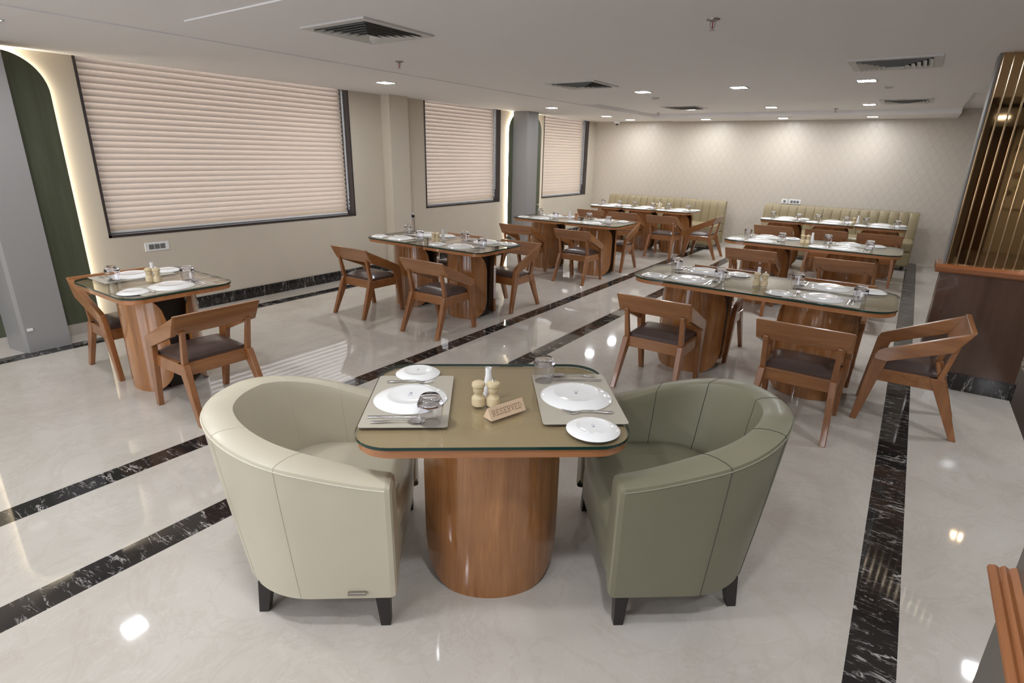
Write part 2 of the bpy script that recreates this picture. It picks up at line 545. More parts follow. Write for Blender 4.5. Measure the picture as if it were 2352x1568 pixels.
# left wall with three window openings
WIN = [(2.12, 5.02, 0.825), (6.38, 8.27, 0.838), (9.68, 11.52, 0.828)]
lw = MB(); y = YB
for a, b, zs in WIN:
    lw.box((XW-0.2, y, 0), (XW, a, 2.6)); lw.box((XW-0.2, a, 0), (XW, b, zs)); y = b
lw.box((XW-0.2, y, 0), (XW, YF, 2.6))
struct(lw.build('wall_left', 'wall_paint'))
struct(MB().box((XW, 5.56, 0.0), (-5.90, 5.90, ZL)).build('wall_left_pilaster', 'wall_paint'))
struct(MB().box((XW-0.2, YF, 0), (XE, YF+0.2, 2.6)).build('wall_far', 'ogee_wallpaper'))
struct(MB().box((XE, YB, 0), (XE+0.2, YF+0.2, 2.6)).build('wall_right', 'wall_paint'))
wb = MB(); x = XW-0.2
for a, b in FILLWIN:
    wb.box((x, YB-0.2, 0), (a, YB, 2.6)); wb.box((a, YB-0.2, 0), (b, YB, 0.75)); wb.box((a, YB-0.2, 2.25), (b, YB, 2.6)); x = b
wb.box((x, YB-0.2, 0), (XE+0.2, YB, 2.6))
struct(wb.build('wall_back', 'wall_paint'))
o = MB().box((0.602, YB+0.001, 0), (1.36, YB+0.05, ZL-0.002)).build('wood_panelling', 'partition_veneer', bevel=0.004)
tag(o, 'dark wood panelling behind the camera, reflected in the bronze mirror', 'wall panel')
o = MB().box((1.42, YB+0.001, 0.85), (2.30, YB+0.03, 2.05)).build('floral_picture', 'floral_wallpaper', bevel=0.003)
tag(o, 'picture of pink blossoms behind the camera, reflected in the bronze mirror', 'picture')
for i, (a, b) in enumerate(FILLWIN):  # these back windows are added, unseen, for soft frontal fill
    w = bpy.data.objects.new('window_%d' % (i+4), None); COL.objects.link(w)
    w.location = ((a+b)/2, YB, 0.75); w['kind'] = 'structure'
    h = (b-a)/2; f2 = MB()
    for xx in (-h, -0.02, h-0.04): f2.box((xx, -0.14, 0), (xx+0.04, -0.10, 1.5))
    f2.box((-h, -0.14, 0), (h, -0.10, 0.04)); f2.box((-h, -0.14, 1.46), (h, -0.10, 1.5))
    f2.build('window_frame', 'dark_panel', w)

bb = MB()
bb.box((XW, 1.95, 0), (XW+0.012, 5.56, 0.125)); bb.box((XW, 5.90, 0), (XW+0.012, 8.45, 0.125)); bb.box((XW, 9.62, 0), (XW+0.012, YF, 0.125))
bb.box((XW, 5.548, 0), (-5.888, 5.912, 0.125))
struct(bb.build('baseboard_left', 'black_marble'))

# unseen ledge added outside to shade the upper part of the blinds
struct(MB().box((XW-1.7, 1.0, 2.46), (XW-0.2, YF, 2.60)).build('shade_ledge', 'wall_paint'))
# windows
for i, (a, b, zs) in enumerate(WIN):
    w = bpy.data.objects.new('window_%d' % (i+1), None); COL.objects.link(w)
    w.location = (XW, (a+b)/2, zs); w['kind'] = 'structure'
    h = (b-a)/2
    fb = MB()
    fb.box((-0.20, -h, 0), (0.006, -h+0.022, 1.7)); fb.box((-0.20, h-0.022, 0), (0.006, h, 1.7))
    fb.box((-0.20, -h, 0), (0.006, h, 0.024))
    fb.build('window_lining', 'dark_granite', w)
    f2 = MB()
    for yy in (-h+0.022, h-0.062):
        f2.box((-0.19, yy, 0.024), (-0.16, yy+0.04, 1.7))
    f2.box((-0.19, -h+0.022, 0.024), (-0.16, h-0.022, 0.064))
    f2.build('window_frame', 'dark_panel', w)
    MB().box((-0.178, -h+0.03, 0.03), (-0.172, h-0.03, 1.7)).build('window_pane', 'window_glass', w)

# blinds: pleats that overlap like soft shutters, sheer strips join them
def blind(a, b, zs, label):
    t = thing('window_blind', label, 'blind', (XW, (a+b)/2, zs), 0, 'pleated blinds in the windows')
    h = (b-a)/2 - 0.045
    pitch = 0.054; n = 29
    fb = MB()
    for k in range(n):
        z0 = 0.045 + k*pitch
        prof = []
        for q in range(7):
            s_ = q/6.0
            x = -0.134 + 0.030*s_ + 0.003*math.sin(s_*PI)
            prof.append((x, z0 + 0.0575*(1-s_)))
        r0 = [(x, -h, z) for x, z in prof]; r1 = [(x, h, z) for x, z in prof]
        fb.grid([r0, r1], 0)
        xl, zl = prof[-1]
        fb.add([(xl, -h, zl), (xl, h, zl), (xl-0.002, h, zl-0.0035), (xl-0.002, -h, zl-0.0035)], [(0, 1, 2, 3)], 1)
    fb.build('pleated_fabric', ['blind_pleat', 'blind_sheer'], t, fix=False)
    MB().box((-0.135, -h, 0.026), (-0.098, h, 0.046)).build('bottom_rail', 'white_plastic', t, 0.004)
    cb_ = MB()
    cb_.tube([(-0.075, h+0.014, 1.52), (-0.075, h+0.014, 0.22), (-0.08, h+0.008, 0.205), (-0.085, h+0.004, 0.22), (-0.085, h+0.004, 1.52)], 0.0032, 5)
    cb_.build('control_chain', 'white_plastic', t)
    return t
blind(*WIN[0], 'cream pleated blind in the widest window')
blind(*WIN[1], 'cream pleated blind in the middle window, beside the lit green arch')
blind(*WIN[2], 'cream pleated blind in the narrowest window, nearest the patterned far wall')

# green arch panels with glowing edge, grey pilasters before them
def arch(y0, y1, ztop, label):
    t = thing('arched_wall_panel', label, 'wall panel', (XW, (y0+y1)/2, 0), 0, 'backlit green arched panels')
    h = (y1-y0)/2; R = 0.30
    P = [(-h, 0.10), (h, 0.10)]
    for k in range(13):
        a = math.radians(90*k/12); P.append((h-R+R*math.cos(a), ztop-R+R*math.sin(a)))
    for k in range(13):
        a = math.radians(90+90*k/12); P.append((-h+R+R*math.cos(a), ztop-R+R*math.sin(a)))
    MB().prism(P, 'x', 0.034, 0.052, M=None).build('green_panel', 'green_veneer', t)
    ins = 0.022
    def off(P, d):
        Q = []
        for (yy, zz) in P:
            cy = max(-h+R, min(h-R, yy)); cz = min(zz, ztop-R)
            v = Vector((yy-cy, zz-cz))
            if v.length < 1e-6: v = Vector((1 if yy > 0 else -1, 0))
            v.normalize(); Q.append((yy-v.x*d, zz-v.y*d))
        return Q
    ring = [q for q in P[1:]] + [P[0]]
    A = off(ring, ins); B = off(ring, ins+0.002)
    g = MB()
    for k in range(len(A)-1):
        g.add([(0.006, *A[k]), (0.006, *A[k+1]), (0.030, *A[k+1]), (0.030, *A[k])], [(0, 1, 2, 3)])
    g.build('light_strip', 'cove_glow', t)
    g = MB()
    for k in range(len(B)-1):
        g.add([(0.0, *B[k]), (0.0, *B[k+1]), (0.034, *B[k+1]), (0.034, *B[k])], [(0, 1, 2, 3)])
    g.build('strip_backing', 'white_plastic', t)
    MB().box((0.0, -h, 0), (0.05, h, 0.10)).build('plinth', 'marble_floor', t)
    return t
arch(0.92, 1.90, 2.335, 'green arched panel behind the grey pilaster, left edge of the photo')
arch(8.47, 9.52, 2.335, 'narrow green arched panel between the middle and the last window')
for (a, b, lab) in ((1.27, 1.56, 'wide grey pilaster left of the widest window'), (8.64, 8.95, 'slender grey pilaster between the middle and the last window')):
    P = [(-6.008, b), (-5.72, b), (-5.72, a), (-5.75, a-0.02), (-6.008, a-0.06)]
    o = MB().prism(P, 'z', 0, ZL).build('pilaster', 'grey_laminate', bevel=0.003)
    tag(o, lab, 'pilaster', 'grey pilasters')
o = MB().box((-5.72, 1.285, 0.185), (-5.712, 1.325, 0.208)).build('socket_plate', 'white_plastic', bevel=0.002)
tag(o, 'tiny white socket plate low on the wide grey pilaster', 'socket')

# wall fittings
t = thing('switch_plate', 'white three-gang socket plate on the wall below the widest blind', 'socket', (XW, 2.515, 0.705), 0, 'white wall plates')
MB().box((0, -0.112, -0.042), (0.009, 0.112, 0.042)).build('plate', 'white_plastic', t, 0.004)
for k in range(3):
    q = MB().box((0.009, -0.076+0.052*k, -0.024), (0.012, -0.030+0.052*k, 0.024)).build('socket_module', 'grey_plastic', t, 0.002)
t = thing('plug_socket', 'white wall socket with a black plug and hanging flex', 'socket', (XW, 6.055, 0.745), 0, 'white wall plates')
MB().box((0, -0.045, -0.045), (0.009, 0.045, 0.045)).build('plate', 'white_plastic', t, 0.004)
MB().box((0.009, -0.038, -0.022), (0.014, 0.0, 0.022)).build('socket_module', 'black_plastic', t, 0.002)
t2 = thing('power_plug', 'black plug and flex in the white socket by the wall pilaster', 'plug', (XW, 6.06, 0.745))
MB().box((0.0145, -0.018, -0.020), (0.050, 0.018, 0.018)).build('plug_body', 'black_plastic', t2, 0.006)
MB().tube([(0.04, 0, -0.015), (0.045, 0.005, -0.06), (0.035, 0.02, -0.20), (0.03, 0.03, -0.38), (0.028, 0.03, -0.60), (0.04, 0.03, -0.73)], 0.0035, 6).build('flex', 'black_plastic', t2)
for (x0, x1, nm, lab) in ((-2.03, -1.925, 1, 'small white single switch plate above the right banquette'), (-1.905, -1.70, 3, 'wide white three-gang switch plate above the right banquette')):
    t = thing('switch_plate', lab, 'socket', ((x0+x1)/2, YF, 0.915), 0, 'white wall plates')
    h = (x1-x0)/2
    MB().box((-h, -0.009, -0.042), (h, 0, 0.042)).build('plate', 'white_plastic', t, 0.004)
    for k in range(nm):
        c0 = (k-(nm-1)/2)*0.052
        MB().box((c0-0.021, -0.012, -0.022), (c0+0.021, -0.009, 0.022)).build('socket_module', 'grey_plastic', t, 0.002)
t = thing('wall_bracket', 'small steel bracket lever on the narrow green panel', 'bracket', (-6.008, 9.33, 0.73))
MB().box((0, -0.03, -0.055), (0.03, 0.03, 0.055)).build('bracket_plate', 'steel', t, 0.003)
MB().tube([(0.03, 0.0, 0.0), (0.075, 0.0, 0.0), (0.085, 0.03, 0.0), (0.085, 0.09, 0.005)], 0.008, 8).build('lever', 'steel', t)

# ------------------------------------------------------------------ ceiling fittings
def make_lamp(label):
    t = thing('ceiling_light', label, 'ceiling light')
    hs = 0.085
    f = MB()
    for (x0, y0, x1, y1) in ((-hs, -hs, hs, -hs+0.014), (-hs, hs-0.014, hs, hs), (-hs, -hs+0.014, -hs+0.014, hs-0.014), (hs-0.014, -hs+0.014, hs, hs-0.014)):
        f.box((x0, y0, -0.006), (x1, y1, 0))
    f.build('frame', 'vent_white', t)
    i = hs-0.014
    MB().add([(-i, -i, -0.004), (i, -i, -0.004), (i, i, -0.004), (-i, i, -0.004)], [(0, 3, 2, 1)]).build('diffuser', 'lamp_glow', t, fix=False)
    return t
lampk = Kind(make_lamp)
LG = 'square recessed ceiling lights'
lamps = [(-4.96, 4.64, ZL, 'square ceiling light nearest the corner of the widest blind'),
 (-4.97, 8.15, ZL, 'square soffit light above the pilaster between the two narrow blinds'),
 (-4.99, 10.15, ZL, 'square soffit light before the last window'),
 (-4.98, 11.22, ZL, 'square soffit light beside the dome camera'),
 (-2.78, 6.55, ZL, 'square light, left one of the main ceiling row'),
 (-1.71, 6.52, ZL, 'square light, centre one of the main ceiling row'),
 (-0.56, 6.43, ZL, 'square light beside the wide air vent, right of the main ceiling row'),
 (-3.33, 9.86, ZT, 'square light touching the air vent in the recessed ceiling tray'),
 (-2.06, 9.86, ZT, 'square light in the middle of the recessed ceiling tray'),
 (-0.76, 9.79, ZT, 'square light at the right of the recessed ceiling tray'),
 (-3.47, 11.25, ZL-0.012, 'square light by the far wall above the left banquette'),
 (-2.13, 11.25, ZL-0.012, 'square light by the far wall between the banquettes'),
 (-0.79, 11.22, ZL-0.012, 'square light by the far wall above the right banquette'),
 (-4.84, 1.27, ZL, 'square soffit light mirrored in the floor left of the cream armchair'),
 (1.22, 5.13, ZL, 'square light mirrored in the floor beside the near wooden ledge'),
 (1.20, 3.20, ZL, 'square light of the passage, mirrored by the bronze mirror'),
 (1.20, 0.94, ZH, 'square passage light nearest the camera'),
 (-2.90, 0.60, ZL+0.008, 'square light over the aisle left of the reserved table, above the frame'),
 (-1.55, 0.60, ZL+0.008, 'square light above the front of the reserved table, out of frame'),
 (-0.25, 0.75, ZL+0.008, 'square light above the green armchair, out of frame'),
 (-4.84, -1.6, ZL, 'added square fill light on the soffit behind the camera by the windows'),  # lamps behind the camera are unseen, added for fill
 (-2.9, -1.5, ZL, 'added square fill light behind the camera, left of centre'),
 (-1.2, -1.5, ZL, 'added square fill light behind the camera, centre'),
 (0.9, -1.5, ZL, 'added square fill light behind the camera, right of centre'),  # added lamp, lights the back area reflected in the mirror
 (3.4, 3.0, ZL, 'added square fill light far right of the passage, near'),  # passage lamps out of view, added to raise the brightness
 (3.4, 6.0, ZL, 'added square fill light far right of the passage, far'),
 (1.9, -3.0, ZL, 'added square fill light before the floral picture behind the camera'),  # unseen lamp added to brighten the picture's mirror image
 (2.2, 9.4, ZH, 'added square fill light in the passage behind the bronze partition')]  # out-of-view lamp added for more light
for x, y, z, lab in lamps:
    lampk.put((x, y, z), 0, lab, LG)

def vent(x, y, z, label, hs=0.29):
    t = thing('air_vent', label, 'air vent', (x, y, z), 0, 'square ceiling air vents')
    MB().box((-hs+0.03, -hs+0.03, -0.002), (hs-0.03, hs-0.03, 0)).build('vent_throat', 'vent_dark', t)
    f = MB()
    fr = 0.055
    for (x0, y0, x1, y1) in ((-hs, -hs, hs, -hs+fr), (-hs, hs-fr, hs, hs), (-hs, -hs+fr, -hs+fr, hs-fr), (hs-fr, -hs+fr, hs, hs-fr)):
        f.box((x0, y0, -0.010), (x1, y1, 0))
    f.build('vent_frame', 'vent_white', t)
    s0 = hs-fr
    st_ = s0/6.6
    for k in range(6):
        a = s0-k*st_; b = max(a-st_*0.80, 0.004)
        zb = -0.003-0.0030*k; za = zb-0.015
        V = [(-a,-a,za),(a,-a,za),(a,a,za),(-a,a,za),(-b,-b,zb),(b,-b,zb),(b,b,zb),(-b,b,zb)]
        F = [(0,1,5,4),(1,2,6,5),(2,3,7,6),(3,0,4,7)]
        mb = MB().add(V, F)
        mb.add([(x, y, z-0.0015) for x, y, z in V], F)
        if k == 5: mb.add([(x, y, z-0.0015) for x, y, z in V[4:]], [(0,1,2,3)])
        mb.build('louver', 'vent_white', t, fix=False)
    return t
vent(-3.00, 2.68, ZL, 'large square louvred air vent, nearest one in the ceiling')
vent(-3.09, 5.66, ZL, 'square louvred air vent in the main ceiling above the middle of the room')
vent(-0.31, 5.42, ZL, 'wide-looking louvred air vent near the bronze partition')
vent(-3.30, 9.50, ZT, 'square air vent touching a light in the recessed ceiling tray')
vent(-0.32, 9.40, ZT, 'square air vent at the right end of the recessed ceiling tray')

def make_sprinkler(label):
    t = thing('fire_sprinkler', label, 'sprinkler')
    MB().lathe([(0.0, 0), (0.036, 0), (0.034, -0.006), (0.012, -0.012), (0.0, -0.012)], 20).build('escutcheon', 'sprinkler_metal', t)
    MB().tube([(-0.008, 0, -0.010), (-0.013, 0, -0.022), (-0.010, 0, -0.038), (0, 0, -0.046)], 0.0022, 5).tube([(0.008, 0, -0.010), (0.013, 0, -0.022), (0.010, 0, -0.038), (0, 0, -0.046)], 0.0022, 5).tube([(0, 0, -0.044), (0, 0, -0.052)], 0.004, 6).build('frame_arm', 'sprinkler_metal', t)
    MB().tube([(0, 0, -0.010), (0, 0, -0.044)], 0.0028, 6).build('bulb', 'red_glass', t)
    MB().lathe([(0.0, -0.052), (0.015, -0.052), (0.015, -0.055), (0.0, -0.055)], 16).build('deflector', 'sprinkler_metal', t)
    return t
spk = Kind(make_sprinkler)
for x, y, z, lab in ((-3.77, 3.64, ZL, 'fire sprinkler on the ceiling edge before the widest blind'), (-1.07, 3.38, ZL, 'fire sprinkler with red bulb, nearest the camera'),
                     (-4.10, 10.45, ZT, 'fire sprinkler at the left of the recessed tray'), (-1.24, 10.40, ZT, 'fire sprinkler at the right of the recessed tray')):
    if x == -3.77: x = -3.72
    spk.put((x, y, z), 0.3, lab, 'ceiling fire sprinklers')
def make_det(label):
    t = thing('ceiling_sensor', label, 'sensor')
    MB().box((-0.035, -0.035, -0.014), (0.035, 0.035, 0)).build('sensor_body', 'vent_white', t, 0.003)
    MB().box((-0.025, -0.028, -0.018), (0.025, 0.0, -0.014)).build('sensor_eye', 'grey_plastic', t)
    return t
dk = Kind(make_det)
dk.put((-2.89, 7.22, ZL), 0, 'small white ceiling sensor beside the left light of the row', 'small ceiling sensors')
dk.put((-0.41, 6.99, ZL), 0, 'small white ceiling sensor beyond the wide-looking air vent', 'small ceiling sensors')
t = thing('dome_camera', 'white security camera hanging at the far left ceiling corner', 'security camera', (-5.42, 11.55, ZL))
MB().lathe([(0, 0), (0.062, 0), (0.060, -0.03), (0.045, -0.055), (0.0, -0.055)], 24).build('housing', 'white_plastic', t)
MB().lathe([(0.034, -0.055), (0.032, -0.070), (0.018, -0.084), (0, -0.088)], 20).build('lens_dome', 'black_plastic', t)

# ------------------------------------------------------------------ partition with bronze mirror
t = thing('mirror_partition', 'bronze mirror partition with brass strips above a dark wooden base', 'partition', (0, 5.22, 0))
X0, X1, D = 0.28, 0.885, 0.24
MB().box((X0+0.005, 0, 0.13), (X1, D, 0.885)).build('base_panel', 'partition_veneer', t)
MB().box((X0, -0.012, 0), (X1+0.012, D, 0.13)).build('plinth', 'black_marble', t)
MB().prism([(-0.035, 0.895), (-0.045, 0.915), (-0.045, 0.930), (-0.020, 0.948), (D+0.02, 0.948), (D+0.03, 0.885), (-0.02, 0.885)], 'x', X0-0.035, X1+0.02).build('sill', 'sill_wood', t, 0.003)
MB().box((X0+0.018, 0.02, 0.948), (X1, 0.05, ZL)).build('mirror', 'bronze_mirror', t)
MB().box((X0+0.006, 0.012, 0.948), (X0+0.018, D, ZL)).build('end_post', 'grey_plastic', t, 0.002)
x = X0+0.026
while x < X1:
    s_ = MB().prism([(x-0.0045, 0.0195), (x+0.0045, 0.0195), (x+0.0045, 0.006), (x, 0.002), (x-0.0045, 0.006)], 'z', 0.948, ZL)
    s_.build('brass_strip', 'brass', t)
    x += 0.0545
# near wall end with its wooden dado moulding
struct(MB().box((0.302, YB, 0), (0.60, 1.268, ZH)).build('wall_passage', 'dark_panel'))
pr = [(0.302, 0.81), (0.298, 0.812), (0.296, 0.832), (0.290, 0.838), (0.288, 0.858), (0.282, 0.864), (0.279, 0.882), (0.272, 0.888), (0.268, 0.905), (0.261, 0.910), (0.262, 0.918), (0.272, 0.922), (0.278, 0.918), (0.284, 0.926), (0.292, 0.922), (0.302, 0.930)]
struct(MB().prism(pr, 'y', -1.2, 1.262).build('trim_1', 'sill_wood_y', bevel=0.001))

# ------------------------------------------------------------------ dining table
ZTOP = 0.745
def pedestal(parent, cx):
    R = (0.265**2+0.165**2)/(2*0.165); sh = R*math.asin(0.265/R); rc = 0.19; Z1 = 0.703
    for sgn in (-1, 1):
        n = 40; outer = []; inner = []
        for i in range(n+1):
            s_ = -sh + 2*sh*i/n
            a = s_/R
            u_ = (abs(s_)-(sh-rc))/rc
            ins = rc*(1-math.sqrt(max(0.0, 1-min(u_, 1)**2))) if u_ > 0 else 0
            z0, z1 = ins, Z1-ins
            if z1-z0 < 0.02: z0, z1 = Z1/2-0.01, Z1/2+0.01
            for lst, rr in ((outer, R), (inner, R-0.022)):
                x = rr*math.sin(a); yy = rr*math.cos(a)-(R-0.165)+0.075
                lst.append(((cx+x, sgn*yy, z0), (cx+x, sgn*yy, z1)))
        V = []; F = []
        for o_, i_ in zip(outer, inner):
            V += [o_[0], o_[1], i_[1], i_[0]]
        for i in range(n):
            a0 = 4*i; b0 = 4*(i+1)
            for k in range(4):
                k2 = (k+1) % 4
                F.append((a0+k, a0+k2, b0+k2, b0+k))
        F.append((0, 1, 2, 3)); F.append((4*n+3, 4*n+2, 4*n+1, 4*n))
        m_ = MB().add(V, F, 0, False)
        for k in range(len(m_.sm)):
            m_.sm[k] = (k % 4 in (0, 2)) and k < 4*n
        m_.build('curved_leg', 'pedestal_veneer', parent)
    MB().box((cx-0.17, -0.085, 0.0), (cx+0.17, 0.085, 0.703)).build('pedestal_core', 'core_dark', parent)

def table(loc, rz, label, tops, peds, glass, cr=0.12, group='glass-topped dining tables'):
    t = thing('dining_table', label, 'table', loc, rz, group)
    for (cx, hx, hy) in tops:
        P = [(cx+a, b) for a, b in rounded_rect(hx-0.006, hy-0.006, cr)]
        MB().prism(P, 'z', 0.703, 0.7330, 0, 1, smooth_side=True).build('table_top', ['table_veneer', 'table_edge'], t)
    for cx in peds: pedestal(t, cx)
    cx, hx, hy = glass
    P = [(cx+a, b) for a, b in rounded_rect(hx, hy, cr)]
    MB().prism(P, 'z', 0.7334, ZTOP, 0, 1, smooth_side=True).build('glass_top', ['sheet_glass', 'sheet_glass_edge'], t)
    return t
E1 = math.radians(38)
NEAR = dict(loc=(-1.184, 1.588, 0), rz=E1)
table(NEAR['loc'], E1, 'two-seat glass-topped table with the reserved sign, between two armchairs', [(0, 0.475, 0.378)], [0], (0, 0.475, 0.378), 0.13)
T1c = (-4.28, 1.715, 0)
table(T1c, 0, 'two-seat glass-topped table below the widest blind', [(0, 0.45, 0.36)], [0], (0, 0.45, 0.36), 0.12)
T2c = (-4.085, 4.545, 0)
table(T2c, 0, 'four-seat glass-topped table nearest the black wall plug', [(-0.408, 0.404, 0.40), (0.408, 0.404, 0.40)], [-0.40, 0.40], (0, 0.815, 0.40), 0.12)
T3c = (-4.08, 7.43, 0)
table(T3c, 0, 'four-seat glass-topped table nearest the narrow green arch', [(-0.438, 0.434, 0.39), (0.438, 0.434, 0.39)], [-0.43, 0.43], (0, 0.875, 0.39), 0.12)
T4c = (-4.11, 10.20, 0)
table(T4c, 0, 'long six-seat glass-topped table at the left banquette', [(-0.66, 0.326, 0.34), (0, 0.326, 0.34), (0.66, 0.326, 0.34)], [-0.66, 0, 0.66], (0, 0.99, 0.34), 0.10)
T5c = (-0.84, 4.53, 0)
table(T5c, 0, 'four-seat glass-topped table behind the green armchair', [(0, 0.91, 0.39)], [-0.45, 0.45], (0, 0.91, 0.39), 0.19)
T6c = (-0.87, 7.28, 0)
table(T6c, 0, 'four-seat glass-topped table in the middle of the right row', [(0, 0.905, 0.38)], [-0.45, 0.45], (0, 0.905, 0.38), 0.17)
T7c = (-0.965, 10.10, 0)
table(T7c, 0, 'long six-seat glass-topped table at the right banquette', [(-0.665, 0.328, 0.34), (0, 0.328, 0.34), (0.665, 0.328, 0.34)], [-0.665, 0, 0.665], (0, 0.995, 0.34), 0.10)

# ------------------------------------------------------------------ dining chair
def make_chair(label):
    t = thing('dining_chair', label, 'chair')
    # seat rails
    f = MB()
    f.box((-0.212, -0.140, 0.298), (0.212, -0.110, 0.378))
    f.box((-0.222, 0.190, 0.298), (0.222, 0.216, 0.378))
    for s in (-1, 1):
        V = [(s*0.196, -0.135, 0.298), (s*0.222, -0.135, 0.298), (s*0.232, 0.205, 0.298), (s*0.206, 0.205, 0.298)]
        if s < 0: V = V[::-1]
        f.hexa(V, [(a, b, 0.378) for a, b, c in V])
    f.build('seat_frame', 'teak', t, 0.003)
    # cushion, crowned
    rows = []; nx, ny = 12, 10
    for j_ in range(ny+1):
        v = j_/ny; yy = -0.112 + v*0.322; hx = 0.198 + 0.012*v; row = []
        for i_ in range(nx+1):
            u = i_/nx; x = (-1+2*u)*hx
            e = min(u, 1-u, v*0.9, (1-v)*0.9)
            row.append((x, yy, 0.398 + 0.034*min(1, (max(e, 0)/0.18))**0.5 + 0.008*math.sin(PI*u)*math.sin(PI*v)))
        rows.append(row)
    c = MB().grid(rows)
    edge = [rows[0][i] for i in range(nx+1)] + [rows[j_][nx] for j_ in range(1, ny+1)] + [rows[ny][i] for i in range(nx-1, -1, -1)] + [rows[j_][0] for j_ in range(ny-1, 0, -1)]
    low = [(x, y, 0.372) for x, y, z in edge]
    c.grid([edge+[edge[0]], low+[low[0]]])
    c.add(low, [list(range(len(low)))])
    c.build('seat', 'brown_leather', t)
    for s in (-1, 1):
        # rear leg splays backwards
        MB().strut((s*0.226, -0.272, 0), (s*0.206, -0.118, 0.378), (0.034, 0.038), (0.040, 0.086)).build('leg', 'teak_z', t, 0.004)
        MB().strut((s*0.204, -0.128, 0.36), (s*0.208, -0.176, 0.60), (0.034, 0.034), (0.030, 0.026)).build('back_post', 'teak_z', t, 0.003)
        # front leg leans back as it rises into the arm
        MB().strut((s*0.226, 0.272, 0), (s*0.240, 0.196, 0.475), (0.034, 0.038), (0.038, 0.088)).build('leg', 'teak_z', t, 0.004)
        P = [(0.236, 0.470), (0.226, 0.498), (0.196, 0.516), (-0.238, 0.712), (-0.160, 0.574), (0.150, 0.448), (0.165, 0.440), (0.232, 0.446)]
        a = MB().prism(P, 'x', -0.018, 0.018)
        # the arm closes in slightly towards the front
        a.v = [(x + s*(0.244 + 0.012*(0.2-y)/0.44), y, z) for x, y, z in a.v]
        a.build('armrest', 'teak_y', t, 0.004)
    b = MB()
    V = []
    prof = [(0.712, 0.268), (0.625, 0.262), (0.574, 0.222)]
    for yoff in (0, 0.028):
        for (z, hw) in prof:
            yb = -0.240 + (0.712-z)*0.075/0.138 + yoff
            V += [(-hw, yb, z), (hw, yb, z)]
    F = [(0, 1, 3, 2), (2, 3, 5, 4), (6, 8, 9, 7), (8, 10, 11, 9), (0, 6, 7, 1), (4, 5, 11, 10), (0, 2, 8, 6), (2, 4, 10, 8), (1, 7, 9, 3), (3, 9, 11, 5)]
    b.add(V, F).build('backrest', 'teak', t, 0.004)
    return t
ck = Kind(make_chair)
CG = 'brown leather and teak dining chairs'
FR = 0.0; BK = PI; WL = PI/2; ER = -PI/2     # facing +Y, -Y, -X, +X
for x, y, rz, lab in (
 (-4.79, 1.70, ER, 'brown dining chair at the far side of the table below the widest blind'),
 (-3.60, 1.68, WL, 'brown dining chair with its back to the cream armchair'),
 (-4.595, 3.905, FR, 'brown dining chair, front left of the table nearest the wall plug'),
 (-3.565, 3.885, FR, 'brown dining chair, front right of the table nearest the wall plug'),
 (-4.37, 5.05, BK, 'dining chair behind the table nearest the wall plug, only its top rail showing'),
 (-3.56, 5.06, BK, 'dining chair at the back right of the table nearest the wall plug, arm in view'),
 (-4.50, 6.74, FR, 'brown dining chair, front left of the table nearest the narrow green arch'),
 (-3.615, 6.79, FR, 'brown dining chair, front right of the table nearest the narrow green arch'),
 (-4.45, 7.97, BK, 'dining chair, back left of the table nearest the narrow green arch'),
 (-3.59, 7.95, BK, 'dining chair, back right of the table nearest the narrow green arch'),
 (-4.80, 9.60, FR, 'dining chair, front left of the table at the left banquette'),
 (-4.16, 9.60, FR, 'dining chair, front middle of the table at the left banquette'),
 (-3.43, 9.56, FR, 'dining chair, front right of the table at the left banquette'),
 (-2.86, 10.02, WL+0.0, 'dining chair at the open right end of the table at the left banquette'),
 (-1.345, 3.90, FR, 'brown dining chair, front left of the table behind the green armchair'),
 (-0.375, 3.85, FR, 'brown dining chair, front right of the table behind the green armchair'),
 (0.235, 4.385, WL, 'brown dining chair turned sideways beside the black floor strip and partition'),
 (-1.27, 4.985, BK, 'dining chair, back left of the table behind the green armchair'),
 (-0.36, 5.02, BK, 'dining chair, back right of the table behind the green armchair'),
 (-1.345, 6.75, FR, 'dining chair, front left of the middle table of the right row'),
 (-0.44, 6.70, FR, 'dining chair, front right of the middle table of the right row'),
 (-1.63, 9.42, FR, 'dining chair, front left of the table at the right banquette'),
 (-0.92, 9.42, FR, 'dining chair, front middle of the table at the right banquette'),
 (-0.265, 9.45, FR, 'dining chair, front right of the table at the right banquette')):
    ck.put((x, y, 0), rz, lab, CG)

